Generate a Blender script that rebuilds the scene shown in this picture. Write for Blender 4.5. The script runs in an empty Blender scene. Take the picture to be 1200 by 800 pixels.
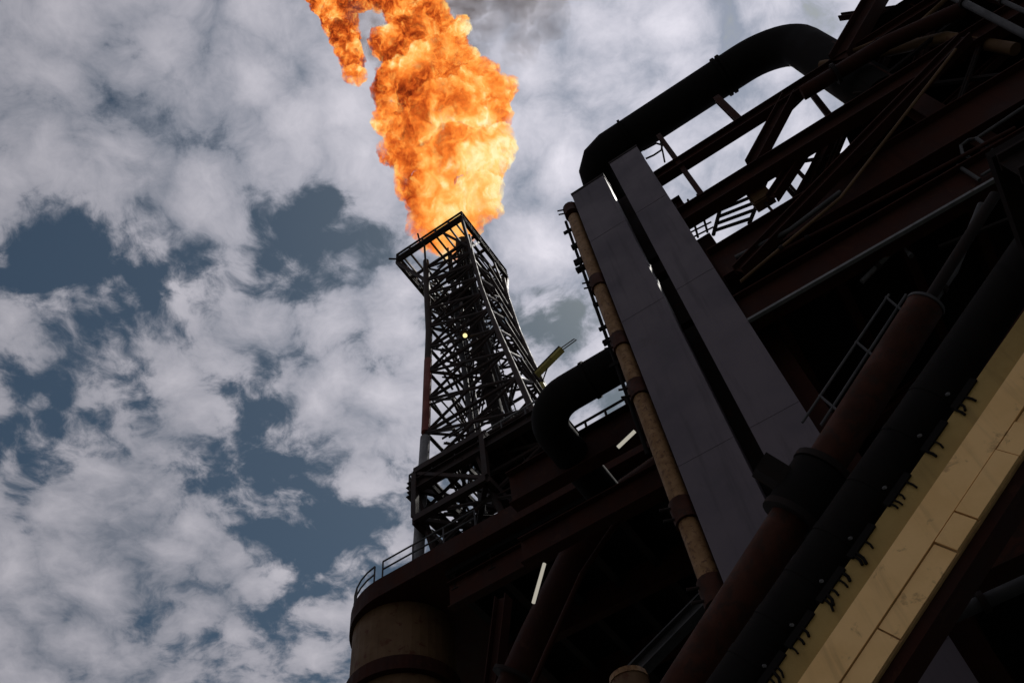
import bpy, bmesh, math, random
from mathutils import Vector, Matrix, noise
random.seed(7)
# ------------------------------------------------------------------ camera frame (30 mm lens, zenith just above the picture)
FPX = 1000.0
_dx, _dy = 490 - 600, -230 - 400
_r = math.hypot(_dx, _dy)
TH = math.pi / 2 - math.atan(_r / FPX)
CF = Vector((0, math.cos(TH), math.sin(TH)))
_u0 = Vector((0, -math.sin(TH), math.cos(TH))); _r0 = Vector((1, 0, 0))
_a, _b = _dx / _r, -_dy / _r
CR = _r0 * _b + _u0 * _a
CU = _r0 * -_a + _u0 * _b
EYE = Vector((0, 0, 4.0))
# platform axes: s runs along its front, b runs back into it, z is up
AZ = math.radians(65)
AS = Vector((math.sin(AZ), -math.cos(AZ), 0)); AB = Vector((math.cos(AZ), math.sin(AZ), 0)); UP = Vector((0, 0, 1))
def ray(x, y): return CF + CR * ((x - 600) / FPX) - CU * ((y - 400) / FPX)
def W(s, b, z): return AS * s + AB * b + UP * z
def Q(x, y, D):                      # the point of the upright plane b = D seen in a given direction
    d = ray(x, y); return EYE + d * (D / d.dot(AB))
def QS(x, y, D):
    p = Q(x, y, D); return (p.dot(AS), D, p.z)

scene = bpy.context.scene
C = scene.collection
cam = bpy.data.cameras.new('camera'); camo = bpy.data.objects.new('camera', cam); C.objects.link(camo)
cam.lens = 30.0; cam.sensor_width = 36.0; cam.sensor_fit = 'HORIZONTAL'; cam.clip_start = 0.1; cam.clip_end = 20000
camo.matrix_world = Matrix(((CR.x, CU.x, -CF.x, EYE.x), (CR.y, CU.y, -CF.y, EYE.y), (CR.z, CU.z, -CF.z, EYE.z), (0, 0, 0, 1)))
scene.camera = camo
scene.view_settings.view_transform = 'Standard'; scene.view_settings.look = 'None'
scene.view_settings.exposure = 0.0; scene.view_settings.gamma = 1.0
scene.view_settings.use_curve_mapping = False
scene.cycles.caustics_reflective = False; scene.cycles.caustics_refractive = False
scene.cycles.volume_bounces = 0; scene.cycles.max_bounces = 6; scene.cycles.diffuse_bounces = 3; scene.cycles.glossy_bounces = 2
scene.cycles.use_denoising = True

# ------------------------------------------------------------------ node helpers
class NT:
    def __init__(s, tree): s.t = tree; tree.nodes.clear()
    def n(s, typ, ins=None, **kw):
        nd = s.t.nodes.new(typ)
        for k, v in kw.items(): setattr(nd, k, v)
        for k, v in (ins or {}).items():
            if hasattr(v, 'is_output'): s.t.links.new(v, nd.inputs[k])
            else: nd.inputs[k].default_value = v
        return nd
    def math(s, op, a, b=None, c=None, clamp=False):
        ins = {0: a}
        if b is not None: ins[1] = b
        if c is not None: ins[2] = c
        return s.n('ShaderNodeMath', ins, operation=op, use_clamp=clamp).outputs[0]
    def noise(s, vec, scale, detail=5, rough=0.55, dist=0.0, typ='FBM', lac=2.0):
        nd = s.n('ShaderNodeTexNoise', {'Vector': vec, 'Scale': scale, 'Detail': detail, 'Roughness': rough, 'Distortion': dist, 'Lacunarity': lac}, noise_type=typ)
        return nd
    def ramp(s, fac, stops, interp='LINEAR'):
        nd = s.n('ShaderNodeValToRGB', {0: fac}); cr = nd.color_ramp; cr.interpolation = interp
        while len(cr.elements) < len(stops): cr.elements.new(0.5)
        for e, (p, c) in zip(cr.elements, stops):
            e.position = p; e.color = (*c, 1) if len(c) == 3 else c
        return nd.outputs[0]
    def mix(s, fac, a, b, blend='MIX'):
        nd = s.n('ShaderNodeMix', data_type='RGBA', blend_type=blend)
        for i, v in ((0, fac), (6, a), (7, b)):
            if hasattr(v, 'is_output'): s.t.links.new(v, nd.inputs[i])
            else: nd.inputs[i].default_value = v if i == 0 else ((*v, 1) if len(v) == 3 else v)
        return nd.outputs[2]
    def smooth(s, v, a, b, lo=0.0, hi=1.0):
        return s.n('ShaderNodeMapRange', {0: v, 1: a, 2: b, 3: lo, 4: hi}, interpolation_type='SMOOTHSTEP').outputs[0]

# ------------------------------------------------------------------ sky and sun
SUN = ray(905, 150).normalized()
world = bpy.data.worlds.new('World'); scene.world = world; world.use_nodes = True
w = NT(world.node_tree)
world.cycles.sampling_method = 'MANUAL'; world.cycles.sample_map_resolution = 256
sun_el = math.asin(SUN.z); sun_az = math.atan2(SUN.x, SUN.y)
sky = w.n('ShaderNodeTexSky', sky_type='NISHITA', sun_disc=False, sun_elevation=sun_el, sun_rotation=sun_az, altitude=0.0, air_density=1.0, dust_density=1.2, ozone_density=2.0)
gen = w.n('ShaderNodeTexCoord').outputs['Generated']
sep = w.n('ShaderNodeSeparateXYZ', {0: gen})
zc = w.math('ADD', w.math('MAXIMUM', sep.outputs[2], 0.0), 0.12)
uv = w.n('ShaderNodeCombineXYZ', {0: w.math('DIVIDE', sep.outputs[0], zc), 1: w.math('DIVIDE', sep.outputs[1], zc), 2: 0.37}).outputs[0]
def uvof(x, y):
    d = ray(x, y).normalized(); return (d.x / (d.z + 0.12), d.y / (d.z + 0.12), 0.37)
# the cloud layer thins out and thickens where the sky of the day does: (direction, reach, amount)
PATCH = [(110, 318, 90, -.20), (215, 335, 75, -.24), (335, 295, 70, -.20), (30, 330, 70, -.10), (355, 590, 75, -.22), (395, 645, 70, -.24), (320, 660, 55, -.18),
         (150, 430, 60, -.16), (50, 450, 60, -.10), (25, 640, 50, -.16), (385, 235, 35, -.14), (260, 470, 50, -.16), (460, 560, 60, -.12), (350, 745, 60, -.18), (650, 370, 60, -.10), (5, 70, 50, -.12), (60, 530, 50, -.16), (330, 520, 50, -.12),
         (200, 60, 210, .20), (480, 60, 150, .20), (700, 150, 200, .24), (170, 220, 110, .12), (430, 350, 50, .14), (385, 455, 55, .20), (225, 505, 50, .16), (295, 375, 50, .18),
         (150, 640, 110, .16), (80, 740, 120, .18), (250, 720, 60, .12), (430, 500, 45, .08), (430, 200, 80, .14), (410, 720, 45, .10), (900, 200, 260, .25), (60, 400, 45, .08), (180, 385, 40, .10)]
acc = None
warp = w.noise(uv, 6.0, 3, 0.6)
wuv = w.n('ShaderNodeVectorMath', {0: uv, 1: w.n('ShaderNodeVectorMath', {0: w.n('ShaderNodeVectorMath', {0: warp.outputs['Color'], 1: (.5, .5, .5)}, operation='SUBTRACT').outputs[0], 'Scale': 0.09}, operation='SCALE').outputs[0]}, operation='ADD').outputs[0]
for (x, y, r, amt) in PATCH:
    c = Vector(uvof(x, y)); R_ = 0.5 * ((Vector(uvof(x + r, y)) - c).length + (Vector(uvof(x, y + r)) - c).length) * 1.35
    dd = w.n('ShaderNodeVectorMath', {0: wuv, 1: c}, operation='DISTANCE').outputs['Value']
    k = w.smooth(dd, 0.0, R_, amt * (0.86 if amt < 0 else 0.85), 0.0)
    acc = k if acc is None else w.math('ADD', acc, k)
n1 = w.noise(wuv, 5.2, 7, 0.60).outputs[0]
n2 = w.noise(wuv, 24.0, 5, 0.64).outputs[0]
vor = w.n('ShaderNodeTexVoronoi', {'Vector': wuv, 'Scale': 14.0}, feature='F1').outputs['Distance']
puff = w.math('SUBTRACT', 0.42, vor)
dens = w.math('ADD', w.math('ADD', n1, w.math('MULTIPLY', w.math('SUBTRACT', n2, 0.375), 0.62)), w.math('ADD', acc, w.math('MULTIPLY', puff, 0.34)))
cover = w.smooth(dens, 0.335, 0.555)
veil = w.smooth(w.math('ADD', w.math('MULTIPLY', n2, 0.7), w.math('MULTIPLY', puff, 0.55)), 0.36, 0.52, 0.0, 0.60)
cover = w.math('MAXIMUM', cover, veil)
# thickness shading of the clouds: lit tops, greyer bases, the sun shining through from behind the platform
sh = w.math('ADD', w.math('MULTIPLY', n2, 0.6), w.math('ADD', w.math('MULTIPLY', n1, 0.5), w.math('MULTIPLY', puff, 0.5)))
ccol = w.ramp(sh, [(0.30, (0.20, 0.222, 0.275)), (0.54, (0.39, 0.39, 0.445)), (0.80, (0.55, 0.535, 0.59))])
sd = w.n('ShaderNodeVectorMath', {0: gen, 1: SUN}, operation='DOT_PRODUCT').outputs['Value']
glow = w.math('ADD', w.math('MULTIPLY', w.math('POWER', w.math('MAXIMUM', sd, 0.0), 6.0), 0.84), 0.745)
ccol = w.n('ShaderNodeVectorMath', {0: ccol, 'Scale': glow}, operation='SCALE').outputs[0]
SKYK = 0.08
ccol = w.n('ShaderNodeVectorMath', {0: ccol, 'Scale': 1 / SKYK}, operation='SCALE').outputs[0]
skyc = w.n('ShaderNodeVectorMath', {0: sky.outputs[0], 1: (0.42, 0.47, 0.43)}, operation='MULTIPLY').outputs[0]
col = w.mix(cover, skyc, ccol)
bg = w.n('ShaderNodeBackground', {'Color': col, 'Strength': SKYK})
w.n('ShaderNodeOutputWorld', {0: bg.outputs[0]})
sun = bpy.data.lights.new('sun', 'SUN'); suno = bpy.data.objects.new('sun', sun); C.objects.link(suno)
sun.energy = 3.0; sun.angle = math.radians(4); sun.color = (1, 0.96, 0.9)
suno.rotation_euler = (-SUN).to_track_quat('-Z', 'Y').to_euler(); suno.location = SUN * 200

# ------------------------------------------------------------------ materials
MAT = {}
def mat(name, c1, c2, rough=0.6, metal=0.0, scale=1.5, rust=None, rust_amt=0.0, bump=0.15, spec=0.15):
    m = bpy.data.materials.new(name); m.use_nodes = True; t = NT(m.node_tree)
    co = t.n('ShaderNodeNewGeometry').outputs['Position']
    a = t.noise(co, scale, 6, 0.6).outputs[0]
    base = t.mix(t.smooth(a, 0.35, 0.68), c1, c2)
    st = t.n('ShaderNodeMapping', {0: co, 3: (5.0, 5.0, 0.35)}).outputs[0]
    streak = t.noise(st, 1.0, 5, 0.6).outputs[0]
    base = t.mix(t.smooth(streak, 0.5, 0.75, 0, 0.45), base, tuple(x * 0.45 for x in c1))
    if rust:
        r = t.noise(co, scale * 2.3, 8, 0.68, 0.4).outputs[0]
        base = t.mix(t.smooth(r, 0.66 - rust_amt * 0.3, 0.72 - rust_amt * 0.2), base, rust)
    fine = t.noise(co, 22.0, 5, 0.65).outputs[0]
    bmp = t.n('ShaderNodeBump', {'Strength': bump, 'Distance': 0.03, 'Height': t.math('ADD', fine, t.math('MULTIPLY', a, 0.8))})
    ro = t.smooth(a, 0.3, 0.7, rough - 0.1, min(1, rough + 0.12))
    p = t.n('ShaderNodeBsdfPrincipled', {'Base Color': base, 'Roughness': ro, 'Metallic': metal, 'Specular IOR Level': spec, 'Normal': bmp.outputs[0]})
    t.n('ShaderNodeOutputMaterial', {0: p.outputs[0]})
    MAT[name] = m; return m
RUST = (0.07, 0.022, 0.009)
mat('grey_paint', (0.112, 0.088, 0.098), (0.090, 0.074, 0.086), 0.6, 0, 0.5, (0.092, 0.073, 0.08), 0.15, 0.05)
mat('black_pipe', (0.008, 0.0065, 0.006), (0.012, 0.010, 0.009), 0.85, spec=0.05)
mat('dark_steel', (0.015, 0.011, 0.010), (0.022, 0.015, 0.013), 0.75, 0, 1.2, (0.03, 0.011, 0.006), 0.25, spec=0.08)
mat('brown_steel', (0.024, 0.0072, 0.0042), (0.036, 0.0108, 0.0062), 0.7, 0, 1.2, (0.04, 0.014, 0.007), 0.3, spec=0.08)
mat('red_oxide', (0.052, 0.016, 0.008), (0.036, 0.012, 0.0065), 0.7, 0, 2.2, (0.030, 0.013, 0.008), 0.6, spec=0.1)
mat('tan_paint', (0.24, 0.13, 0.055), (0.175, 0.09, 0.038), 0.65, 0, 4.5, (0.11, 0.05, 0.022), 0.5)
mat('drum_paint', (0.115, 0.062, 0.028), (0.085, 0.045, 0.02), 0.65, 0, 0.8, RUST, 0.3)
mat('yellow_paint', (0.86, 0.53, 0.225), (0.78, 0.47, 0.19), 0.6, 0, 1.4, (0.55, 0.33, 0.14), 0.28, 0.12)
mat('shaded_yellow', (0.36, 0.235, 0.075), (0.29, 0.185, 0.06), 0.6, 0, 0.9, (0.15, 0.09, 0.04), 0.15)  # darker olive copy of the girder yellow, shade of its side face put into colour
mat('seam_rust', (0.56, 0.34, 0.15), (0.42, 0.24, 0.105), 0.8, 0, 3.0)
mat('davit_paint', (0.36, 0.30, 0.08), (0.28, 0.23, 0.07), 0.55, 0, 2.0, RUST, 0.2)
mat('galvanised', (0.17, 0.16, 0.16), (0.12, 0.115, 0.115), 0.5, 0.0, 2.0, RUST, 0.15)
mat('tower_steel', (0.022, 0.014, 0.012), (0.034, 0.02, 0.017), 0.65, 0, 1.2, (0.045, 0.017, 0.009), 0.25, spec=0.15)
mat('tower_red', (0.16, 0.035, 0.022), (0.11, 0.026, 0.018), 0.55, 0, 1.0, RUST, 0.2)
mat('deck_plate', (0.010, 0.008, 0.008), (0.016, 0.012, 0.011), 0.85, 0, 0.6, spec=0.03)
mat('dull_grey', (0.065, 0.06, 0.06), (0.045, 0.042, 0.043), 0.6, 0, 1.2, RUST, 0.15)
def emat(name, c, k):
    m = bpy.data.materials.new(name); m.use_nodes = True; t = NT(m.node_tree)
    e = t.n('ShaderNodeEmission', {0: (*c, 1), 1: k}); t.n('ShaderNodeOutputMaterial', {0: e.outputs[0]}); MAT[name] = m
emat('tube_lamp', (1.0, 0.93, 0.78), 0.42)
emat('bulb_lamp', (1.0, 0.82, 0.38), 1.3)
m = bpy.data.materials.new('sea_water'); m.use_nodes = True; t = NT(m.node_tree)
co = t.n('ShaderNodeNewGeometry').outputs['Position']
wv = t.math('ADD', t.noise(co, 0.25, 6, 0.6).outputs[0], t.math('MULTIPLY', t.noise(co, 0.05, 3, 0.5).outputs[0], 2.0))
p = t.n('ShaderNodeBsdfPrincipled', {'Base Color': (0.075, 0.085, 0.080, 1), 'Roughness': 0.25, 'IOR': 1.33, 'Normal': t.n('ShaderNodeBump', {'Strength': 0.6, 'Distance': 1.0, 'Height': wv}).outputs[0]})
t.n('ShaderNodeOutputMaterial', {0: p.outputs[0]}); MAT['sea_water'] = m

# ------------------------------------------------------------------ mesh helpers
class MB:
    def __init__(s): s.v = []; s.f = []; s.sm = []
    def add(s, vs, fs, smooth=False):
        o = len(s.v); s.v += [tuple(v) for v in vs]; s.f += [tuple(i + o for i in f) for f in fs]; s.sm += [smooth] * len(fs); return s
    def box(s, s0, s1, b0, b1, z0, z1):
        vs = [W(a, b, c) for c in (z0, z1) for b in (b0, b1) for a in (s0, s1)]
        return s.add(vs, [(0, 1, 3, 2), (4, 6, 7, 5), (0, 4, 5, 1), (2, 3, 7, 6), (0, 2, 6, 4), (1, 5, 7, 3)])
    def sweep(s, pts, prof, up=None, closed_ends=True, smooth=False):
        pts = [Vector(p) for p in pts]; n = len(pts); rings = []; pu = None
        for i in range(n):
            d = (pts[min(i + 1, n - 1)] - pts[max(i - 1, 0)]).normalized()
            if up is not None: u = up
            elif pu is None: u = UP if abs(d.z) < 0.9 else AB
            else: u = pu
            x = d.cross(u).normalized(); y = x.cross(d).normalized(); pu = y
            pr = prof(i) if callable(prof) else prof
            rings.append([pts[i] + x * a + y * b for a, b in pr])
        k = len(rings[0]); vs = [v for r in rings for v in r]; fs = []
        for i in range(n - 1):
            for j in range(k): fs.append((i * k + j, i * k + (j + 1) % k, (i + 1) * k + (j + 1) % k, (i + 1) * k + j))
        s.add(vs, fs, smooth)
        if closed_ends:
            s.add(rings[0], [tuple(range(k))[::-1]]); s.add(rings[-1], [tuple(range(k))])
        return s
    def tube(s, pts, r, seg=10):
        rr = r if callable(r) else (lambda i: r)
        return s.sweep(pts, lambda i: [(rr(i) * math.cos(2 * math.pi * j / seg), rr(i) * math.sin(2 * math.pi * j / seg)) for j in range(seg)], None, True, True)
    def bar(s, p0, p1, wd, ht, up=UP):
        a, b = wd / 2, ht / 2
        return s.sweep([p0, p1], [(-a, -b), (a, -b), (a, b), (-a, b)], up)
    def ibeam(s, p0, p1, wd, ht, tw=0.03, tf=0.04, up=UP):
        a, b, t_, f_ = wd / 2, ht / 2, tw / 2, tf
        return s.sweep([p0, p1], [(-a, -b), (a, -b), (a, -b + f_), (t_, -b + f_), (t_, b - f_), (a, b - f_), (a, b), (-a, b), (-a, b - f_), (-t_, b - f_), (-t_, -b + f_), (-a, -b + f_)], up)
    def build(s, name, material, parent=None):
        me = bpy.data.meshes.new(name); me.from_pydata(s.v, [], s.f); me.update()
        me.polygons.foreach_set('use_smooth', s.sm)
        bm = bmesh.new(); bm.from_mesh(me); bmesh.ops.recalc_face_normals(bm, faces=bm.faces); bm.to_mesh(me); bm.free()
        if any(s.sm): me.set_sharp_from_angle(angle=math.radians(40))
        me.materials.append(MAT[material])
        o = bpy.data.objects.new(name, me); C.objects.link(o)
        if parent is not None:
            o.parent = parent
            o.matrix_parent_inverse = parent_inv(parent)
        return o
def parent_inv(p):
    m = Matrix.Translation(p.location)
    if p.parent is not None and p.type != 'EMPTY': m = Matrix.Identity(4) if p.parent.type != 'EMPTY' else Matrix.Identity(4)
    return m.inverted() if p.type == 'EMPTY' else Matrix.Identity(4)
def tag(o, label, cat, group=None, kind=None):
    o['label'] = label; o['category'] = cat
    if group: o['group'] = group
    if kind: o['kind'] = kind
    return o
def thing(name, label, cat, loc, group=None):
    o = bpy.data.objects.new(name, None); C.objects.link(o); o.location = loc; o.empty_display_size = 0.3
    return tag(o, label, cat, group)
def arc(c, e0, e1, r, a0, a1, n=8):
    return [c + e0 * (r * math.cos(a0 + (a1 - a0) * i / n)) + e1 * (r * math.sin(a0 + (a1 - a0) * i / n)) for i in range(n + 1)]
def tube(name, pts, r, m_, parent=None, seg=10): return MB().tube(pts, r, seg).build(name, m_, parent)
def ring(name, c, d, r0, ln, m_, parent=None, seg=14):
    d = Vector(d).normalized(); return MB().tube([Vector(c) - d * ln / 2, Vector(c) + d * ln / 2], r0, seg).build(name, m_, parent)

# ------------------------------------------------------------------ sea
me = bpy.data.meshes.new('sea'); n = 48; S_ = 4000
vs = [(0, 0, 0)] + [(S_ * math.cos(2 * math.pi * i / n), S_ * math.sin(2 * math.pi * i / n), 0) for i in range(n)]
me.from_pydata(vs, [], [(0, 1 + i, 1 + (i + 1) % n) for i in range(n)]); me.materials.append(MAT['sea_water'])
o = bpy.data.objects.new('sea', me); C.objects.link(o); o['kind'] = 'structure'

# ------------------------------------------------------------------ tower deck with rounded end
ZT, ZL = 32.8, 31.7
CS, CB, RR = -20.2, 27.6, 3.6
def outline(grow, s_right, b_back, n=18):
    r = RR + grow
    pts = [(s_right, CB - r)] + [(CS + r * math.cos(a), CB + r * math.sin(a)) for a in [(-math.pi / 2) - math.pi / 2 * i / n for i in range(n + 1)]] + [(CS - r, b_back), (s_right, b_back)]
    return pts
def slab(pts, z0, z1):
    k = len(pts); m_ = MB()
    m_.add([W(a, b, z0) for a, b in pts] + [W(a, b, z1) for a, b in pts], [tuple(range(k)), tuple(range(k, 2 * k))[::-1]] + [(i, (i + 1) % k, k + (i + 1) % k, k + i) for i in range(k)])
    return m_
deck = thing('tower_deck', 'dark red round-ended deck under the lattice flare tower', 'deck', W(-16, 28, 31))
slab(outline(0.0, 22, 40), ZL, ZT - 0.02).build('deck_lip', 'brown_steel', deck)
slab(outline(-0.25, 22, 40), ZT - 0.02, ZT).build('deck_surface', 'dark_steel', deck)
slab([(CS - .75 + (RR-1.12) * math.cos(2 * math.pi * i / 40), CB - .6 + (RR-1.12) * math.sin(2 * math.pi * i / 40)) for i in range(40)], 28.6, ZL).build('drum_wall', 'drum_paint', deck)
slab([(CS - .75 + (RR-.92) * math.cos(2 * math.pi * i / 40), CB - .6 + (RR-.92) * math.sin(2 * math.pi * i / 40)) for i in range(40)], 27.9, 28.6).build('lower_rim', 'brown_steel', deck)
slab([(CS - .75 + (RR-1.25) * math.cos(2 * math.pi * i / 40), CB - .6 + (RR-1.25) * math.sin(2 * math.pi * i / 40)) for i in range(40)], 25.0, 27.9).build('lower_drum', 'drum_paint', deck)
MB().box(-16.8, 24, 24.6, 40, 31.4, ZL - 0.004).build('underside_plate', 'deck_plate', deck)
for i in range(20):
    s_ = -16.4 + i * 2.0
    MB().ibeam(W(s_, 24.7, 30.95), W(s_, 39.6, 30.95), 0.35, 0.88).build('joist', 'dark_steel', deck)
for b_ in (24.75, 29.4, 34.0):
    MB().ibeam(W(-16.7, b_, 30.2), W(23.5, b_, 30.2), 0.45, 1.4).build('girder', 'brown_steel', deck)
MB().box(-17.0, 24, 38.0, 38.4, 4, 31.4).build('bulkhead', 'deck_plate', deck)
for i in range(12):
    MB().bar(W(-14.5 + i * 3, 37.85, 6), W(-14.5 + i * 3, 37.85, 31.3), 0.3, 0.25, AB).build('stiffener', 'dark_steel', deck)

def railing(label, path, h, group, m_='dull_grey', nrail=2, posts=None, r=0.045, name='guard_rail'):
    path = [Vector(p) for p in path]
    t_ = thing(name, label, 'railing', path[0], group)
    for k in range(nrail):
        hh = h * (1 - 0.46 * k)
        tube('rail', [p + UP * hh for p in path], r, m_, t_, 8)
    for i in (posts if posts is not None else range(len(path))):
        tube('post', [path[i], path[i] + UP * h], r * 0.95, m_, t_, 8)
    return t_
# railing on the rounded deck: curved piece, straight piece
def op(a): r = RR - 0.12; return W(CS + r * math.cos(a), CB + r * math.sin(a), ZT)
railing('curved blue-grey railing around the rounded end of the tower deck', [op(-math.pi / 2 - 0.12 - 1.5 * i / 9) for i in range(10)], 1.1, 'deck railings', posts=(0, 3, 6, 9))
railing('straight railing along the tower deck edge beside the left tower leg', [W(CS + 0.1 + 0.9 * i, CB - RR + 0.12, ZT) for i in range(7)], 1.1, 'deck railings', posts=(0, 2, 4, 6))

# ------------------------------------------------------------------ flare tower
tower = thing('flare_tower', 'tall dark steel lattice tower carrying the burning gas flare', 'tower', W(-16.5, 28.4, ZT))
def lerp(tab, z):
    for (z0, v0), (z1, v1) in zip(tab, tab[1:]):
        if z0 <= z <= z1: return v0 + (v1 - v0) * (z - z0) / (z1 - z0)
    return tab[0][1] if z < tab[0][0] else tab[-1][1]
SL = [(32, -18.75), (45, -18.5), (56, -18.35), (64, -18.5), (68, -18.5)]
SR = [(32, -10.0), (36, -10.7), (42, -11.6), (46, -12.2), (50, -12.8), (54, -13.35), (58, -13.8), (64, -14.2), (68, -14.25)]
BN = [(32, 25.0), (45, 25.6), (56, 25.9), (68, 25.9)]
BF = [(32, 32.6), (42, 31.8), (52, 31.2), (60, 30.9), (68, 30.8)]
def leg(i, z): return W(lerp(SL if i in (0, 3) else SR, z), lerp(BN if i in (0, 1) else BF, z), z)
zs = [32.7 + 1.1 * i for i in range(32)]
for i in range(4):
    if i == 0:
        tube('leg', [leg(0, z) for z in zs if z <= 44.2], 0.30, 'galvanised', tower, 12)
        o = tube('leg', [leg(0, 44.2 + 1.0 * k) for k in range(9)], 0.27, 'tower_red', tower, 12); o['label'] = 'red painted middle length of the left leg'
        tube('leg', [leg(0, 52.2 + 1.0 * k) for k in range(16)], 0.25, 'tower_steel', tower, 12)
    else:
        tube('leg', [leg(i, z) for z in zs], lambda k: (0.21 if i == 1 else 0.30) - 0.002 * k, 'tower_steel', tower, 12)
lv = [33.4, 37.2, 40.6, 44.2, 47.6, 50.8, 53.8, 56.6, 59.2, 61.6, 63.8, 66.0]
def strut(p, q_, r): MB().tube([p, q_], r, 7).build('brace', 'tower_steel', tower)
for k, z in enumerate(lv):
    for f in range(4):
        a, b = f, (f + 1) % 4
        strut(leg(a, z), leg(b, z), 0.12)
        if k + 1 < len(lv):
            z2 = lv[k + 1]; m0 = (leg(a, z) + leg(b, z)) / 2; m1 = (leg(a, z2) + leg(b, z2)) / 2
            if f % 2 == 0:
                strut(leg(a, z), leg(b, z2), 0.10); strut(leg(b, z), leg(a, z2), 0.10)
            else:
                strut(leg(a, z), m1, 0.10); strut(leg(b, z), m1, 0.10)
            if k % 2 == 0 or k > 7:
                zc_ = (z + z2) / 2; strut((leg(a, zc_) * 0.75 + leg(b, zc_) * .25), (leg(a, zc_) * 0.25 + leg(b, zc_) * .75), 0.06)
    if k % 2 == 1:
        strut(leg(0, z), leg(2, z), 0.09); strut(leg(1, z), leg(3, z), 0.09)
rt_ = random.Random(11)
for k in range(76):
    z = rt_.uniform(38, 65); z2 = z + rt_.uniform(-2.4, 2.4); f = rt_.randrange(4); a, b = f, (f + 1) % 4; u, v = rt_.uniform(0, .5), rt_.uniform(.4, 1)
    p_, q_ = leg(a, z) * (1 - u) + leg(b, z) * u, leg(a, z2) * (1 - v) + leg(b, z2) * v
    if k % 3 == 0: q_ = leg((a + 2) % 4, z2) * .7 + leg(b, z2) * .3
    strut(p_, q_, rt_.choice((.05, .06, .08)))
# pipes climbing inside
def inner(u, v, z):
    a = leg(0, z) * (1 - u) + leg(1, z) * u; b = leg(3, z) * (1 - u) + leg(2, z) * u; return a * (1 - v) + b * v
tube('flare_pipe', [inner(.52, .5, z) for z in (32.8, 45, 56, 66, 70.4)], 0.48, 'dark_steel', tower, 14)
tube('flare_pipe', [inner(.30, .35, z) for z in (32.8, 45, 56, 66, 69.8)], 0.20, 'dull_grey', tower)
tube('flare_pipe', [inner(.72, .3, z) for z in (32.8, 45, 56, 66, 69.4)], 0.26, 'dark_steel', tower)
tube('flare_pipe', [inner(.2, .7, z) for z in (32.8, 45, 56, 66)], 0.14, 'galvanised', tower)
tube('flare_tip', [inner(.52, .5, 70.4), inner(.52, .5, 71.0), inner(.52, .5, 72.2)], lambda i: (0.5, 0.68, 0.62)[i], 'dark_steel', tower, 16)
for k in range(5):
    z = 36.5 + 6.2 * k; MB().tube([inner(.52, .5, z), inner(.52, .5, z + .3)], 0.62, 14).build('flange', 'tower_steel', tower)
# ladder and landings
for d_ in (0.0, 0.42):
    tube('ladder_rail', [inner(.80, .06, z) + AS * d_ for z in (33, 45, 56, 67)], 0.04, 'dull_grey', tower, 6)
lad = MB()
for k in range(70):
    z = 33.4 + k * 0.48; lad.tube([inner(.80, .06, z), inner(.80, .06, z) + AS * .42], 0.022, 5)
lad.build('ladder_rungs', 'dull_grey', tower)['kind'] = 'stuff'
for z in (44.4, 53.9, 59.3):
    q0 = inner(.06, .08, z + .1); q1 = inner(.94, .92, z + .1)
    land = MB(); s0, s1, b0, b1 = q0.dot(AS), q1.dot(AS), q0.dot(AB), q1.dot(AB)
    for i in range(9):
        bb = b0 + (b1 - b0) * i / 8; land.bar(W(s0, bb, z + .08), W(s0 + (s1 - s0) * 0.62, bb, z + .08), 0.07, 0.14)
    land.build('landing', 'tower_steel', tower)
# crown: square platform with joists, double rails, corner struts
K0, K1, B0, B1, ZC = -20.85, -14.2, 25.0, 31.7, 68.5
crown = MB()
for (a, b) in (((K0, B0), (K1, B0)), ((K1, B0), (K1, B1)), ((K1, B1), (K0, B1)), ((K0, B1), (K0, B0))):
    crown.ibeam(W(*a, ZC), W(*b, ZC), 0.3, 0.42)
crown = crown.build('top_platform', 'tower_steel', tower)
for i in range(1, 10):
    s_ = K0 + (K1 - K0) * i / 10
    if i in (3, 4): continue
    MB().bar(W(s_, B0 + .1, ZC + .05), W(s_, B1 - .1, ZC + .05), 0.13, 0.22).build('joist', 'tower_steel', crown)
for b_ in (26.9, 28.4, 30.2): MB().bar(W(K0 + .1, b_, ZC - .08), W(K1 - .1, b_, ZC - .08), 0.2, 0.26).build('joist', 'tower_steel', crown)
for hh in (0.65, 1.25):
    for (a, b) in (((K0, B0), (K1, B0)), ((K1, B0), (K1, B1)), ((K1, B1), (K0, B1)), ((K0, B1), (K0, B0))):
        tube('rail', [W(*a, ZC + hh), W(*b, ZC + hh)], 0.10, 'tower_steel', crown, 8)
for i in range(6):
    f_ = i / 5
    for q_ in ((K0 + (K1 - K0) * f_, B0), (K0 + (K1 - K0) * f_, B1), (K0, B0 + (B1 - B0) * f_), (K1, B0 + (B1 - B0) * f_)):
        if i in (0, 5) and q_[0] in (K0, K1) and q_[1] in (B0, B1) and f_ in (0, 1) and q_ == (K0, B0 + (B1 - B0) * f_): pass
        tube('post', [W(*q_, ZC + .2), W(*q_, ZC + 1.3)], 0.09, 'tower_steel', crown, 8)
for (c_, l_) in (((K0, B0), 0), ((K1, B0), 1), ((K1, B1), 2), ((K0, B1), 3)):
    MB().bar(W(*c_, ZC - .2), leg(l_, 63.8), 0.22, 0.22).build('corner_strut', 'tower_steel', tower)
for (c_, l_) in (((K0, 28.0), 0), ((K0, 28.6), 3), ((-18.0, B0), 0), ((-16.2, B0), 1), ((K1, 27.5), 1), ((K1, 29.5), 2)):
    MB().bar(W(*c_, ZC - .2), leg(l_, 64.6), 0.16, 0.16).build('corner_strut', 'tower_steel', tower)
for k in range(5):
    z = 60.5 + 1.1 * k; MB().box(-17.6 + .5 * (k % 2), -15.6, 26.6 + .7 * (k % 3), 27.0 + .7 * (k % 3), z, z + .5).build('equipment_box', 'tower_steel', tower)
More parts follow.
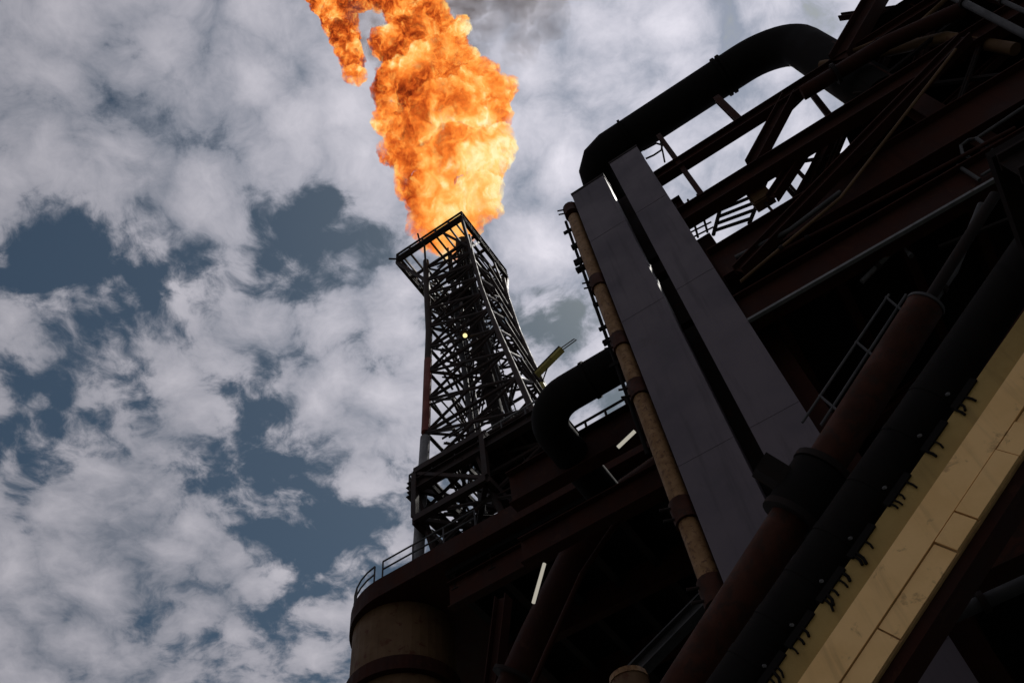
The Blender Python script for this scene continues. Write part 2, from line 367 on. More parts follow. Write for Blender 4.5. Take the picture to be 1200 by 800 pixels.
for k in range(4): tube('pilot_pipe', [inner(.3 + .15 * k, .3 + .1 * (k % 2), 66.0), inner(.3 + .15 * k, .3 + .1 * (k % 2), 70.6 + .4 * (k % 2))], .07, 'dark_steel', tower, 8)
tube('corner_pipe', [W(K0 + .1, B0, ZC + .3), W(K0 - .75, B0 - .1, ZC + 1.2)], 0.08, 'dark_steel', tower, 8)
tube('corner_pipe', [W(-18.4, B0, ZC + .3), W(-18.6, B0 - .1, ZC + 2.4)], 0.08, 'dark_steel', tower, 8)
# low working platform on the tower's near side
sp = MB(); s0, s1, b0, b1, z = -18.7, -9.8, 24.3, 29.4, 38.2
for (a, b) in (((s0, b0), (s1, b0)), ((s1, b0), (s1, b1)), ((s1, b1), (s0, b1)), ((s0, b1), (s0, b0))): sp.ibeam(W(*a, z), W(*b, z), 0.45, 0.75)
lowp = sp.build('side_platform', 'tower_steel', tower)
for i in range(1, 8):
    s_ = s0 + (s1 - s0) * i / 8; MB().bar(W(s_, b0 + .1, z), W(s_, b1 - .1, z), 0.14, 0.3).build('joist', 'tower_steel', lowp)
MB().box(-15.2, s1, b0 + .15, b1 - .15, z + .28, z + .33).build('grating', 'dark_steel', lowp)
MB().bar(W(s0, b0, z + .2), W(-15.2, b1, z + .2), .2, .3).build('joist', 'tower_steel', lowp)
MB().bar(W(s0, b1, z + .2), W(-15.2, b0, z + .2), .2, .3).build('joist', 'tower_steel', lowp)
for hh in (0.6, 1.15): tube('rail', [W(s0, b1, z + hh), W(s0 - .5, b1, z + hh), W(s0 - .5, b0 + 1.2, z + hh), W(s0, b0, z + hh)], 0.045, 'dull_grey', lowp, 8)
tube('rail', [W(s0, b0, z + 1.2), W(s1, b0, z + 1.2)], 0.06, 'galvanised', lowp, 8)
for i in range(7): tube('post', [W(s0 + (s1 - s0) * i / 6, b0, z + .2), W(s0 + (s1 - s0) * i / 6, b0, z + 1.2)], 0.05, 'dull_grey', lowp, 6)
for i in range(3): MB().bar(W(s0 + .3 + 4 * i, b0 + .1, z - .2), W(s0 + .9 + 4 * i, 25.6, 33.2), .25, .25).build('corner_strut', 'tower_steel', tower)
ca0, ca1, cb0, cb1 = -18.25, -13.9, 24.2, 29.0
for zz in (35.6, 39.2):
    for (a, b) in (((ca0, cb0), (ca1, cb0)), ((ca1, cb0), (ca1, cb1)), ((ca1, cb1), (ca0, cb1)), ((ca0, cb1), (ca0, cb0))): MB().bar(W(*a, zz), W(*b, zz), .34, .4).build('cage_beam', 'tower_steel', lowp)
for (a, b) in ((ca0, cb0), (ca1, cb0), (ca1, cb1), (ca0, cb1)): MB().bar(W(a, b, 35.8), W(a, b, 39.0), .3, .3, AB).build('cage_post', 'tower_steel', lowp)
MB().bar(W(ca0, cb0, 35.62), W(ca1, cb1, 35.62), .24, .24).build('cage_beam', 'tower_steel', lowp); MB().bar(W(ca1, cb0, 35.58), W(ca0, cb1, 35.58), .24, .24).build('cage_beam', 'tower_steel', lowp)
MB().bar(W(ca0, cb0, 35.7), W(ca0, cb1, 39.1), .2, .2).build('cage_beam', 'tower_steel', lowp); MB().bar(W(ca0, cb0, 39.1), W(ca1, cb0, 35.7), .2, .2).build('cage_beam', 'tower_steel', lowp)
# lamp on the tower
lp = Q(545, 393, 25.4)
lamp = thing('tower_lamp', 'small glowing yellow lamp halfway up the lattice flare tower', 'lamp', lp)
tube('lamp_arm', [lp + AB * .9, lp + AB * .12 + UP * .15], 0.04, 'dark_steel', lamp, 8)
tube('lamp_hood', [lp + UP * .16, lp + UP * .34], lambda i: (0.34, 0.12)[i], 'dark_steel', lamp, 12)
bm = bmesh.new(); bmesh.ops.create_uvsphere(bm, u_segments=12, v_segments=8, radius=0.15); me = bpy.data.meshes.new('bulb'); bm.to_mesh(me); bm.free(); me.materials.append(MAT['bulb_lamp'])
o = bpy.data.objects.new('bulb', me); C.objects.link(o); o.parent = lamp
# yellow davit at the right leg
da = QS(622, 446, 30.6); db = QS(659, 409, 30.6)
dv = thing('davit', 'yellow davit arm reaching out from the right leg of the flare tower', 'davit', W(*da))
MB().bar(W(*da), W(*db), 0.42, 0.24).build('arm', 'davit_paint', dv)
MB().bar(W(da[0], da[1], da[2] + .25), W(db[0] - .1, db[1], db[2] + .25), 0.4, 0.12).build('cable_tray', 'dark_steel', dv)
tube('hook_loop', [W(db[0] - .1, db[1], db[2] + .2), W(db[0] + 1.0, db[1], db[2] + .35), W(db[0] + 1.15, db[1], db[2] + .1), W(db[0], db[1], db[2] - .1)], 0.045, 'galvanised', dv, 6)
tube('mast', [leg(2, 44.5) - AB * .3, leg(2, 50.5) - AB * .3], 0.24, 'davit_paint', dv)
tube('tie_rod', [leg(2, 50.5) - AB * .3, W((da[0] + db[0]) / 2, da[1], da[2] + .3)], 0.05, 'dark_steel', dv, 6)

# ------------------------------------------------------------------ flame
FB = 28.3
BL = [(523, 285, 24), (512, 262, 30), (535, 258, 30), (518, 232, 42), (560, 232, 30), (496, 205, 36), (540, 195, 50), (574, 180, 28), (488, 165, 38), (528, 150, 58), (565, 125, 36), (586, 104, 22), (478, 110, 42),
      (515, 100, 52), (545, 72, 18), (462, 100, 24), (486, 60, 40), (522, 45, 26), (452, 50, 20), (485, 8, 36), (505, 20, 24), (455, -15, 30), (470, -45, 44), (440, -75, 40), (540, 34, 13),
      (390, 0, 27), (398, 22, 23), (404, 42, 19), (409, 58, 17), (413, 74, 15), (416, 88, 13), (376, -28, 34), (420, -5, 20), (455, 140, 20), (456, 180, 15), (590, 160, 16), (574, 238, 18), (494, 266, 16), (560, 90, 26)]
bm = bmesh.new()
rnd = random.Random(3)
for (x, y, r) in BL:
    D = FB + rnd.uniform(-1.2, 1.2) * (0.3 if y > 250 else 1)
    d = ray(x, y); tt = D / d.dot(AB); p = EYE + d * tt; R_ = r * tt / FPX
    bmesh.ops.create_icosphere(bm, subdivisions=3, radius=R_, matrix=Matrix.Translation(p))
me = bpy.data.meshes.new('flame_lobes'); bm.to_mesh(me); bm.free()
def voxel_blob(me, voxel, disp):
    o = bpy.data.objects.new('tmp', me); C.objects.link(o)
    md = o.modifiers.new('r', 'REMESH'); md.mode = 'VOXEL'; md.voxel_size = voxel
    for sc, st in disp:
        tx = bpy.data.textures.new('t', 'CLOUDS'); tx.noise_scale = sc; tx.noise_depth = 3
        md = o.modifiers.new('d', 'DISPLACE'); md.texture = tx; md.strength = st; md.mid_level = 0.5; md.texture_coords = 'GLOBAL'
    dg = bpy.context.evaluated_depsgraph_get(); ev = o.evaluated_get(dg)
    out = bpy.data.meshes.new_from_object(ev); bpy.data.objects.remove(o); return out
fm = voxel_blob(me, 0.24, [(2.4, 2.4), (0.9, 1.1)])
m = bpy.data.materials.new('flame_gas'); m.use_nodes = True; t = NT(m.node_tree)
co = t.n('ShaderNodeNewGeometry').outputs['Position']
co0 = co; co = t.n('ShaderNodeMapping', {0: co, 3: (1.0, 1.0, 0.5)}).outputs[0]
wp = t.noise(co, 0.28, 4, 0.6).outputs['Color']
wco = t.n('ShaderNodeVectorMath', {0: co, 1: t.n('ShaderNodeVectorMath', {0: wp, 'Scale': 3.2}, operation='SCALE').outputs[0]}, operation='ADD').outputs[0]
bill = t.noise(wco, 0.42, 5, 0.55, 0.6).outputs[0]
fin = t.noise(wco, 1.3, 4, 0.6, 0.8).outputs[0]
big = t.noise(co, 0.16, 2, 0.5).outputs[0]
crease = t.math('ABSOLUTE', t.math('SUBTRACT', t.math('MULTIPLY', bill, 2.0), 1.0))
side = t.n('ShaderNodeVectorMath', {0: t.n('ShaderNodeVectorMath', {0: co0, 1: W(-17.2, FB, 80)}, operation='SUBTRACT').outputs[0], 1: AS}, operation='DOT_PRODUCT').outputs['Value']
heat0 = t.math('ADD', t.math('ADD', t.math('MULTIPLY', crease, 0.75), t.math('ADD', t.math('MULTIPLY', fin, 0.75), -0.17)), t.math('ADD', t.math('MULTIPLY', t.math('MAXIMUM', t.math('SUBTRACT', big, 0.45), -0.06), 1.2), t.math('MULTIPLY', t.math('MAXIMUM', side, -3.0), 0.018)))
heat = t.math('MULTIPLY_ADD', heat0, 1.25, -0.075)
fcol = t.ramp(heat, [(0.04, (0.10, 0.010, 0.003)), (0.17, (0.44, 0.055, 0.008)), (0.29, (0.86, 0.17, 0.020)), (0.40, (1.0, 0.31, 0.045)), (0.52, (1.0, 0.46, 0.10)), (0.64, (1.0, 0.68, 0.22)), (0.80, (1.0, 0.88, 0.50))])
dn = t.smooth(t.math('ADD', t.math('MULTIPLY', fin, 0.6), t.math('MULTIPLY', bill, 0.4)), 0.36, 0.62, 0.12, 1.9)
ab = t.n('ShaderNodeVolumeAbsorption', {'Color': (0, 0, 0, 1), 'Density': dn})
em = t.n('ShaderNodeEmission', {0: fcol, 1: t.math('MULTIPLY', dn, 1.12)})
t.n('ShaderNodeOutputMaterial', {1: t.n('ShaderNodeAddShader', {0: ab.outputs[0], 1: em.outputs[0]}).outputs[0]})
m.cycles.volume_step_rate = 0.12
fm.materials.clear(); fm.materials.append(m)
fl = bpy.data.objects.new('flare_flame', fm); C.objects.link(fl)
tag(fl, 'billowing orange and yellow gas flame above the lattice flare tower', 'flame')
# thin smoke
bm = bmesh.new()
for (x, y, r, D) in ((590, 5, 42, 34), (620, -30, 55, 35), (560, 20, 45, 33), (640, 20, 30, 34.5), (430, 35, 34, 31), (455, 60, 28, 31), (610, 55, 25, 34), (540, -50, 70, 34)):
    d = ray(x, y); tt = D / d.dot(AB); bmesh.ops.create_icosphere(bm, subdivisions=3, radius=r * tt / FPX, matrix=Matrix.Translation(EYE + d * tt))
me = bpy.data.meshes.new('smoke_lobes'); bm.to_mesh(me); bm.free()
smm = voxel_blob(me, 0.6, [(3.0, 2.5)])
m = bpy.data.materials.new('smoke_gas'); m.use_nodes = True; t = NT(m.node_tree)
co = t.n('ShaderNodeNewGeometry').outputs['Position']
dn = t.smooth(t.noise(co, 0.22, 4, 0.6, 0.6).outputs[0], 0.40, 0.75, 0.0, 0.15)
t.n('ShaderNodeOutputMaterial', {1: t.n('ShaderNodeVolumePrincipled', {'Color': (0.30, 0.27, 0.26, 1), 'Density': dn}).outputs[0]})
m.cycles.volume_step_rate = 0.4
smm.materials.clear(); smm.materials.append(m)
so = bpy.data.objects.new('smoke', smm); C.objects.link(so); tag(so, 'thin dark smoke drifting off behind the flame', 'smoke', kind='stuff')

# ------------------------------------------------------------------ grey box columns
def box_column(label, s0, s1, b0, b1, z0, z1):
    t_ = thing('box_column', label, 'column', W((s0 + s1) / 2, b0, z0), 'grey box columns')
    MB().box(s0, s1, b0, b1, z0, z1).build('shaft', 'grey_paint', t_)
    MB().box(s0 - .02, s1 + .02, b0 - .02, b1 + .02, z1, z1 + .12).build('cap_plate', 'dark_steel', t_)
    for zz in (11.3, 16.9, 22.6, 27.4): MB().box(s0 + .001, s1 - .001, b0 - .006, b0 + .002, zz, zz + .035).build('weld_seam', 'grey_paint', t_)
    MB().box(s1 - .14, s1 - .03, b1, b1 + .5, z0, z1 - .5).build('back_rib', 'dark_steel', t_)
    for k in range(4): MB().box(s0 + .1 + k * (s1 - s0 - .3) / 3, s0 + .2 + k * (s1 - s0 - .3) / 3, b0 + .1, b0 + .2, z1 + .12, z1 + .26).build('bolt', 'dark_steel', t_)
    return t_
box_column('flat grey steel column next to the tan pipe, left of the pair', -2.42, -1.16, 12.0, 12.5, 5, 31.1)
box_column('flat grey steel column beside the dark girders, right of the pair', -0.80, 0.28, 12.0, 12.5, 5, 31.6)

# ------------------------------------------------------------------ module steelwork
mod = thing('process_module', 'dark rusty steel framework of girders and decks behind the grey columns', 'steelwork', W(5, 14, 5))
def G(s0, s1, b, z, wd, ht, m_='brown_steel', name='girder'):
    return MB().ibeam(W(s0, b, z), W(s1, b, z), wd, ht).build(name, m_, mod)
def BR(x0, y0, D0, x1, y1, D1, wd, ht, m_='brown_steel', name='brace'):
    return MB().ibeam(Q(x0, y0, D0), Q(x1, y1, D1), wd, ht).build(name, m_, mod)
G(0.285, 14, 12.3, 29.2, 0.34, 0.55); G(0.285, 14, 12.35, 26.2, 0.4, 0.78)
G(0.285, 16, 12.2, 20.55, 0.4, 1.15)
MB().box(0.285, 16, 11.93, 12.03, 19.90, 19.972).build('lit_flange_line', 'galvanised', mod)  # paler thin strip paints the light caught along the girder's bottom flange
G(0.35, 16, 12.3, 22.9, 0.45, 1.5)
G(-9, -2.5, 17.2, 25.2, 0.5, 1.5); G(-9, -1, 17.4, 22.6, 0.4, 1.0)
G(-1.6, .6, 13.4, 22.9, .4, 1.0); G(-1.6, .6, 13.4, 21.2, .4, .8); G(-1.6, .6, 13.4, 28.9, .4, .7)
# vertical posts
for (s_, b_, z0, z1, wd) in ((1.1, 12.3, 26.5, 32.0, .16), (3.35, 12.3, 29.5, 32.0, .22), (6.9, 12.6, 5, 31, .5), (11, 12.6, 5, 31, .5), (0.5, 13.3, 5, 26, .45), (-2.0, 17.2, 5, 27, .5), (0.9, 20, 5, 31, .5), (6.9, 20, 5, 31, .5)):
    MB().ibeam(W(s_, b_, z0), W(s_, b_, z1), wd, wd, up=AB).build('post', 'brown_steel', mod)
for (z0, z1) in ((5, 22.3), (22.6, 24.9), (25.35, 25.95), (26.3, 30.9)): MB().box(-1.55, -0.72, 13.0, 13.12, z0, z1).build('gap_plate', 'dark_steel', mod)
# braces seen against the sky
BR(883, 192, 12.3, 926, 112, 12.3, .35, .42); BR(905, 232, 12.6, 950, 165, 12.6, .3, .3)
BR(866, 318, 11.8, 1132, 44, 11.8, .3, .34)
BR(930, 255, 13.2, 975, 160, 13.2, .3, .3)
BR(985, 70, 12.2, 1060, -60, 12.2, .5, .6)
# decks
def plate(s0, s1, b0, b1, z, joists=True):
    MB().box(s0, s1, b0, b1, z, z + .06).build('deck_plate', 'deck_plate', mod)
    if joists:
        n_ = int((s1 - s0) / 1.6)
        for i in range(n_):
            s_ = s0 + .5 + i * 1.6; MB().ibeam(W(s_, b0 + .2, z - .25), W(s_, b1 - .1, z - .25), .22, .48).build('joist', 'brown_steel', mod)
plate(0.4, 17, 12.5, 33, 21.1); plate(0.6, 17, 12.6, 24, 23.7); plate(5.4, 17, 12.7, 24, 26.9); plate(7.6, 17, 12.6, 24, 31.2)
MB().box(0.4, 17, 23.5, 23.7, 21.2, 23.6).build('bulkhead', 'deck_plate', mod)
MB().box(5.4, 17, 18, 18.2, 23.8, 31.1).build('bulkhead', 'deck_plate', mod)
MB().box(0.4, 22, 33, 33.2, 4, 21.1).build('bulkhead', 'deck_plate', mod)
for (x0, y0, x1, y1, D, wd) in ((925, 250, 1010, 95, 13.6, .2), (960, 225, 1000, 130, 13.0, .16), (985, 200, 1090, 130, 13.8, .2), (1010, 130, 1050, 40, 13.0, .22), (1060, 120, 1105, -10, 13.2, .25), (940, 95, 975, 140, 12.9, .18), (1040, 190, 1180, 60, 12.9, .22), (985, 20, 1060, 10, 12.9, .2),
        (905, 200, 935, 235, 13.4, .1), (915, 205, 950, 245, 13.4, .08), (925, 190, 965, 232, 13.4, .1), (1080, 250, 1200, 120, 13.0, .18), (960, 345, 1090, 215, 12.9, .2), (1020, 330, 1160, 245, 14.5, .15)):
    BR(x0, y0, D, x1, y1, D, wd, wd)
for (x0, y0, x1, y1, D, wd) in ((905, 150, 948, 108, 12.8, .07), (935, 190, 985, 182, 13.2, .08), (945, 215, 1000, 170, 13.2, .07), (1000, 110, 1100, 95, 12.5, .08), (1030, 95, 1125, 20, 12.4, .1), (1085, 100, 1200, 85, 12.5, .1), (1120, 130, 1160, 20, 12.4, .1), (1100, 290, 1200, 250, 12.6, .08), (940, 330, 1060, 275, 12.5, .07)):
    BR(x0, y0, D, x1, y1, D, wd, wd, 'dark_steel', 'thin_brace')
MB().box(3.7, 11, 6.9, 8.7, 13.6, 13.75).build('shading_overhang', 'deck_plate', mod)  # slab and beams added to shade the yellow girder's upper end, dark mass in view
for b_ in (7.0, 8.6): MB().ibeam(W(3.75, b_, 13.35), W(11, b_, 13.35), .25, .48).build('joist', 'dark_steel', mod)
for s_ in (5.6, 8.5): MB().ibeam(W(s_, 6.95, 13.95), W(s_, 12.2, 13.95), .25, .38).build('girder', 'brown_steel', mod)
# lower right beams
G(0.35, 8, 12.1, 12.35, 0.45, 0.9, 'red_oxide'); G(0.35, 8, 14.5, 14.0, 0.45, 0.9)
plate(0.4, 12, 14.6, 30, 14.9)
BR(1100, 500, 13, 1215, 330, 13, .3, .4); BR(960, 540, 16, 1120, 420, 16, .3, .3)
# under-deck beams left of the columns
BR(742, 790, 17, 835, 695, 17, .35, .35, 'dull_grey')
BR(575, 830, 22, 590, 700, 22, .5, .5, 'brown_steel', 'post')

# ------------------------------------------------------------------ pipes
def pipe_thing(name, label, pts, r, m_, flanges=(), fl_m='dark_steel', seg=20, fr=1.3, fl_len=0.14, group=None, cat='pipe'):
    t_ = thing(name, label, cat, pts[0], group)
    tube('pipe', pts, r, m_, t_, seg)
    for i, (c, d) in enumerate(flanges): ring('flange', c, d, r * fr, fl_len, fl_m, t_, seg)
    return t_
# big black vent pipe across the top
pts = [W(-1.55, 20.0, 35.0), W(-1.55, 13.9, 35.0)] + arc(W(-0.65, 13.9, 35.0), -AS, -AB, 0.9, 0, math.pi / 2, 3)[1:]
pts += [W(5.0, 13.0, 35.0)] + arc(W(5.0, 13.0, 33.2), UP, AS, 1.8, 0, math.pi / 2, 10)[1:] + [W(6.8, 13.0, 27.0)]
pipe_thing('vent_pipe', 'thick black pipe with bent end running along the top of the steelwork', pts, 0.72, 'black_pipe', [(W(4.2, 13, 35.0), AS), (W(4.4, 13, 35.0), AS), (W(0.2, 13, 35.0), AS)], 'black_pipe', 24, 1.1, 0.1)
# black duct left of the columns
pts = [W(-2.7, 15, 25.35), W(-5.4, 15, 25.35)] + arc(W(-5.4, 16.2, 25.35), -AB, -AS, 1.2, 0, math.pi / 2, 10)[1:] + [W(-6.6, 19.5, 25.35)]
pipe_thing('exhaust_duct', 'fat black duct bending away between the flare tower and the columns', pts, 0.60, 'black_pipe', [(W(-3.2, 15, 25.35), AS), (W(-4.6, 15, 25.35), AS)], 'black_pipe', 24, 1.08, 0.12, cat='duct')
# tan riser
rt = thing('riser_pipe', 'rusty tan pipe running down the left edge of the grey columns', 'pipe', W(-2.68, 12.2, 5))
tube('pipe', [W(-2.68, 12.25, 5), W(-2.68, 12.25, 29.8)] + arc(W(-2.68, 12.75, 29.8), -AB, UP, .5, 0, math.pi / 2, 6)[1:] + [W(-2.68, 15, 30.3)], 0.21, 'tan_paint', rt, 16)
for (x, y) in ((668, 248), (697, 335), (722, 405), (741, 462), (806, 598), (845, 690)):
    z = Q(x, y, 12.2).z; c = MB()
    c.tube([W(-2.68, 12.25, z - .28), W(-2.68, 12.25, z + .28)], 0.27, 14); c = c.build('clamp', 'red_oxide', rt)
    MB().bar(W(-2.68, 12.3, z), W(-2.4, 12.3, z), .3, .35).build('bracket', 'brown_steel', c)
    for dz in (-.15, .15): tube('bolt', [W(-2.85, 12.1, z + dz), W(-3.08, 12.0, z + dz)], 0.03, 'dark_steel', c, 6)
tube('cable_conduit', [W(-3.0, 12.3, 18), W(-3.0, 12.3, 30.2)], 0.05, 'black_pipe', rt, 8)
for k in range(9):
    z = 21.6 + k * .98 + random.uniform(-.3, .3); MB().bar(W(random.uniform(-3.2, -3.02), 12.28, z), W(-2.86, 12.3, z), random.uniform(.06, .16), random.uniform(.1, .34)).build('bracket', 'black_pipe', rt)
MB().box(-2.98, -2.44, 12.56, 12.68, 9, 30.0).build('cable_tray', 'dark_steel', rt)
# red brace tube, black pipe with clamps, yellow girder: one sloping bundle
d0, d1 = Q(773, 850, 9.6), Q(1083, 360, 9.6)
L = (d1 - d0).normalized(); nrm = (EYE - (d0 + d1) / 2); nrm = (nrm - L * nrm.dot(L)).normalized(); wv_ = L.cross(nrm).normalized()
if wv_.dot(CR) < 0: wv_ = -wv_
rb = thing('red_tube', 'dark red steel tube sloping across in front of the grey columns', 'tube', d0)
tube('tube', [d0, d1], 0.28, 'red_oxide', rb, 24)
ring('end_flange', d1 + L * .03, L, 0.295, 0.05, 'dull_grey', rb, 24)
tube('end_pipe', [d1, d1 + L * 2.6], 0.09, 'dark_steel', rb, 14)
pc = d0 + L * ((Q(935, 575, 9.6) - d0).dot(L))
ring('collar', pc, L, 0.40, 0.75, 'black_pipe', rb, 20); ring('collar', pc + L * .45, L, .42, .1, 'dark_steel', rb, 20); ring('collar', pc - L * .42, L, .42, .1, 'dark_steel', rb, 20)
MB().bar(pc - wv_ * .3, pc - wv_ * .75, .35, .3, L).build('lug', 'dark_steel', rb)
e0, e1 = Q(832, 850, 9.3), Q(1241, 250, 9.3); e1 = e1 + (e1 - e0) * .4
LB = (e1 - e0).normalized()
CLAMPS = []
bp = thing('insulated_pipe', 'black insulated pipe with bolted clamps alongside the yellow girder', 'pipe', e0)
tube('pipe', [e0, e1], 0.31, 'black_pipe', bp, 28)
for i, (x, y) in enumerate(((905, 782), (942, 735), (978, 682), (1012, 630), (1050, 568), (1090, 505), (1122, 455))):
    p = Q(x, y, 8.9); c0 = e0 + LB * ((p - e0).dot(LB))
    cl = MB().tube([c0 - LB * .06, c0 + LB * .06], 0.318, 24).build('clamp', 'black_pipe', bp)
    CLAMPS.append((cl, c0))
    tube('bolt', [c0 + nrm * .29 + wv_ * .10, c0 + nrm * .36 + wv_ * .11], 0.022, 'galvanised', cl, 6)
# yellow girder
g0, g1 = Q(900, 850, 8.85), Q(1236, 360, 8.85)
LG = (g1 - g0).normalized(); ng = -AB; wg = LG.cross(ng).normalized()      # its faces stand upright, like the platform's front
if wg.dot(CR) < 0: wg = -wg
GL = (g1 - g0).length
yg = thing('yellow_girder', 'yellow painted box girder with rusty seams sloping across the lower right', 'girder', g0)
def gp(a, w_, n_): return g0 + LG * a + wg * w_ + ng * n_
def gbox(a0, a1, w0, w1, n0, n1, name, m_, parent=yg):
    vs = [gp(a, w_, n_) for n_ in (n0, n1) for w_ in (w0, w1) for a in (a0, a1)]
    return MB().add(vs, [(0, 1, 3, 2), (4, 6, 7, 5), (0, 4, 5, 1), (2, 3, 7, 6), (0, 2, 6, 4), (1, 5, 7, 3)]).build(name, m_, parent)
gbox(-1, GL + 5, -.40, -.002, -.45, -.12, 'side_web', 'shaded_yellow')
gbox(-1, GL + 5, 0, .38, -.45, 0.0, 'main_flange', 'yellow_paint')
gbox(-1, GL + 5, .382, .67, -.45, -.05, 'backing_strip', 'seam_rust')
cuts = [-1.0, 0.45, 1.55, 2.75, 3.2, 4.15, 4.6, 5.9, 6.7, GL + 5]
for a0, a1 in zip(cuts, cuts[1:]):
    gbox(a0 + .006 + .01 * random.random(), a1 - .006 - .01 * random.random(), .396, .662, -.04, random.uniform(-.03, .012), 'cover_plate', 'yellow_paint')
gbox(-1, GL + 5, .673, .81, -.5, -.10, 'edge_flange', 'brown_steel')
for i, (cl, c0) in enumerate(CLAMPS):       # hooked fingers of each clamp lie over the edge of the girder
    a0 = (c0 - g0).dot(LG)
    gbox(a0 - .27, a0 + .24, -.46, -.37, -.2, -.085, 'clamp_ear', 'black_pipe', cl)
    for k in range((4, 3, 5, 3, 4, 2, 3)[i]):
        a1 = a0 - .24 + .11 * k + random.uniform(-.05, .05); tip = random.uniform(.10, .19); sl = random.uniform(.02, .10)
        tube('bolt', [gp(a1, -.40, -.10), gp(a1 - sl * .4, -.37 + tip * .6, -.095), gp(a1 - sl, -.37 + tip, -.10)], random.uniform(.013, .021), 'black_pipe', cl, 6)
# grey rails along the red tube
def PX(x, y, D): return Q(x, y, D)
hr = thing('hand_rail', 'thin grey double handrail above the dark red tube', 'railing', PX(948, 482, 11))
tube('rail', [PX(940, 495, 11), PX(1042, 345, 11)], .025, 'dull_grey', hr, 8); tube('rail', [PX(962, 498, 11), PX(1062, 345, 11)], .025, 'dull_grey', hr, 8)
for (x, y) in ((1005, 402), (1040, 350), (962, 465)): tube('rung', [PX(x - 2, y - 2, 11), PX(x + 22, y + 18, 11)], .025, 'dull_grey', hr, 8)
# railing right
t_ = thing('guard_rail', 'bent grey railing standing on the dark red girder at the far right', 'railing', PX(1147, 210, 12.1), 'deck railings')
tube('rail', [PX(1138, 186, 12.1), PX(1128, 180, 12.1), PX(1126, 171, 12.1), PX(1135, 164, 12.1), PX(1145, 162, 12.1), PX(1220, 112, 12.1)], .04, 'dull_grey', t_, 8)
tube('post', [PX(1122, 194, 12.1), PX(1148, 211, 12.1)], .045, 'dull_grey', t_, 8); tube('post', [PX(1144, 162, 12.1), PX(1182, 190, 12.1)], .045, 'dull_grey', t_, 8)
tube('rail', [PX(1150, 206, 12.1), PX(1225, 160, 12.1)], .035, 'dull_grey', t_, 8)
# small pipes of the module, plus two tubes that draw lit beam edges
SP = [('slim grey pipe crossing the top right corner', [(1085, -20), (1215, 48)], 11.8, .10, 'dull_grey'), ('thin dark pipe in the very corner at top right', [(1150, -10), (1215, 20)], 11.6, .06, 'dull_grey'),
      ('dirty tan pipe behind the bend of the thick black pipe', [(962, 78), (1030, 62), (1110, 44), (1190, 58)], 12.5, .17, 'drum_paint'),
      ('slender tube drawn as the lit flange line from the right column to the girders', [(862, 302), (925, 270), (985, 225)], 11.8, .06, 'dull_grey'),  # not a real pipe: draws the light on a girder's lower flange
      ('grey tube on the dark beam at the lower right corner', [(1105, 726), (1225, 672)], 11.7, .10, 'dull_grey'),
      ('fat dark pipe curving under the tower deck', [(590, 830), (628, 745), (672, 655), (725, 585), (790, 540)], 20, .55, 'brown_steel'), ('slim brown pipe under the tower deck, right of the fat dark pipe', [(612, 830), (640, 765), (682, 672), (730, 600), (790, 552)], 18.5, .09, 'brown_steel'),
      ('short grey pipe rising beside the end of the red tube', [(1094, 352), (1118, 318), (1150, 240)], 10.8, .07, 'dull_grey'),
      ('dark red pipe across the top right steelwork', [(940, 110), (1040, 50), (1130, 10)], 12.0, .22, 'brown_steel')]
SP += [('thin brown tube drawn as the lit lower edge of the tall brace on the right', [(868, 330), (985, 232), (1120, 58)], 11.55, .04, 'drum_paint'), ('thin tan pipe near the top edge right of the black pipe bend', [(1000, 60), (1075, 30), (1130, -20)], 12.2, .07, 'drum_paint'),  # first tube stands in for light along the sloping brace's lower edge
       ('slim brown pipe between the girders below the sky gap', [(905, 300), (1010, 246), (1190, 150)], 12.0, .05, 'brown_steel'), ('short bent grey pipe inside the dark bay above the red tube', [(1010, 330), (1055, 285), (1068, 300)], 12.4, .06, 'dull_grey')]
for lab, pp, D, r, m_ in SP:
    t_ = thing('process_pipe', lab, 'pipe', PX(*pp[0], D), 'small pipes on the steelwork')
    tube('pipe', [PX(x, y, D) for x, y in pp], r, m_, t_, 12)
    a, b = PX(*pp[0], D), PX(*pp[1], D)
    ring('flange', a * .6 + b * .4, b - a, r * 1.5, .1, 'dark_steel', t_, 12)
# capped pipe ends at the bottom edge
c = PX(738, 800, 12.5); t_ = thing('capped_pipe', 'tan capped pipe end at the bottom edge left of the red tube', 'pipe', c)
tube('pipe', [c, c - AB * .0 + UP * -2.0], .34, 'drum_paint', t_, 20); tube('cap', [c + UP * .002, c + UP * .12, c + UP * .2], lambda i: (.36, .34, .2)[i], 'tan_paint', t_, 20)
# tube lamps
for (x0, y0, x1, y1, D, lab) in ((638, 660, 625, 706, 18, 'slim lit tube lamp hanging under the tower deck'), (744, 505, 724, 524, 16, 'short lit tube lamp left of the tan pipe')):
    a, b = PX(x0, y0, D), PX(x1, y1, D); t_ = thing('tube_lamp', lab, 'lamp', a, 'tube lamps')
    tube('lamp_tube', [a, b], .055, 'tube_lamp', t_, 10); MB().bar(a + UP * .1 + AB * .05, b + UP * .1 + AB * .05, .16, .07).build('lamp_housing', 'dark_steel', t_)
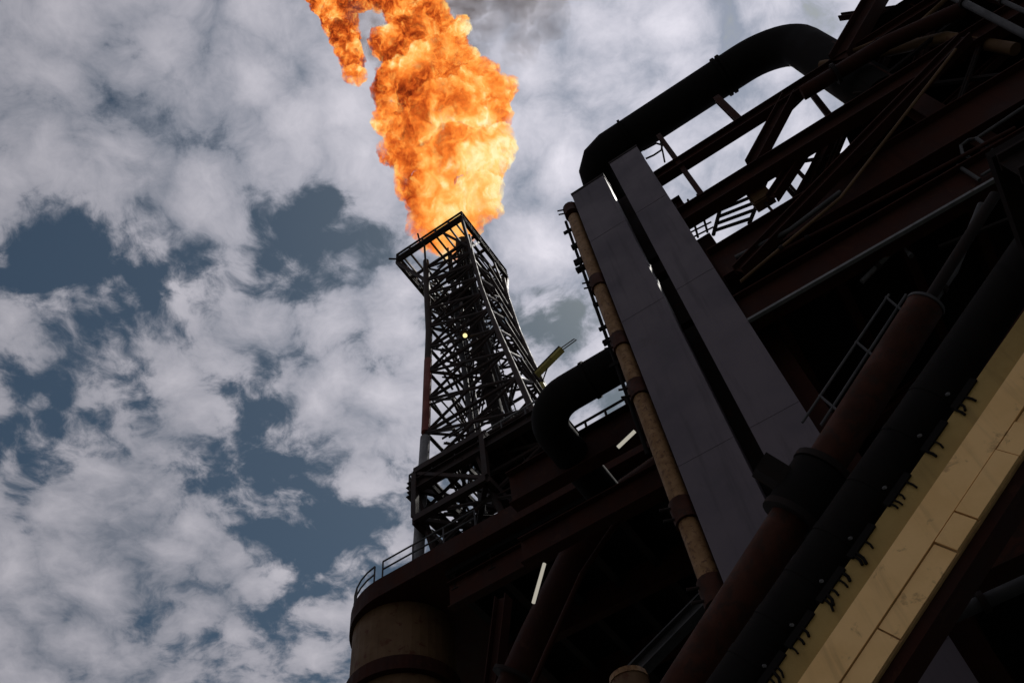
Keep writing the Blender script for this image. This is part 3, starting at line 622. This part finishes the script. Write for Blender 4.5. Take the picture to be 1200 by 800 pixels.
# stair, ladder, junction box against the sky right of the columns
c = PX(893, 234, 12.9); t_ = thing('junction_box', 'small tan box fixed to the girders right of the grey columns', 'box', c)
cs = QS(893, 234, 12.9); MB().box(cs[0] - .28, cs[0] + .28, 12.7, 13.0, cs[2] - .35, cs[2] + .35).build('case', 'drum_paint', t_)
MB().box(cs[0] - .24, cs[0] + .24, 12.66, 12.697, cs[2] - .31, cs[2] + .31).build('door', 'drum_paint', t_); tube('conduit', [W(cs[0], 12.85, cs[2] - .35), W(cs[0], 12.85, cs[2] - 1.6)], .04, 'dark_steel', t_, 8)
t_ = thing('steel_stair', 'open steel stair with thin treads below the sky gap', 'stair', PX(840, 268, 13.5))
for k in range(6):
    x = 838 + 6 * k; y = 262 - 9 * k
    MB().bar(PX(838 + 2 * k, 270 - 8 * k, 13.6), PX(880 + 4 * k, 256 - 10 * k, 13.6), .10, .04).build('tread', 'dark_steel', t_)
tube('stringer', [PX(836, 275, 13.5), PX(850, 222, 13.5)], .06, 'dark_steel', t_, 8); tube('stringer', [PX(878, 262, 13.5), PX(902, 202, 13.5)], .06, 'dark_steel', t_, 8)
t_ = thing('cage_ladder', 'small dark ladder and hoop beside the top of the right column', 'ladder', PX(800, 262, 13))
for (x, y) in ((803, 262), (818, 256), (829, 250)): tube('rail', [PX(x, y + 22, 13), PX(x - 12, y - 22, 13)], .035, 'dark_steel', t_, 8)
for k in range(6): tube('rung', [PX(798 + 2 * k, 250 + 6 * k, 13), PX(824 + 2.4 * k, 236 + 6 * k, 13)], .03, 'dark_steel', t_, 6)
t_ = thing('loop_rail', 'thin looped rail in the gap under the thick black pipe', 'railing', PX(762, 190, 12.2))
tube('rail', [PX(757, 186, 12.2), PX(766, 182, 12.2), PX(775, 176, 12.2), PX(776, 170, 12.2), PX(769, 168, 12.2), PX(754, 176, 12.2)], .035, 'dark_steel', t_, 8)
tube('post', [PX(779, 190, 12.2), PX(774, 165, 12.2)], .03, 'dark_steel', t_, 6)
# rails in the sky gap under the duct
railing('thin rails crossing the bright gap under the black duct', [W(-6.8 + .8 * i, 17.6, 25.97) for i in range(6)], 1.1, 'deck railings', 'dark_steel', 2, r=.05)
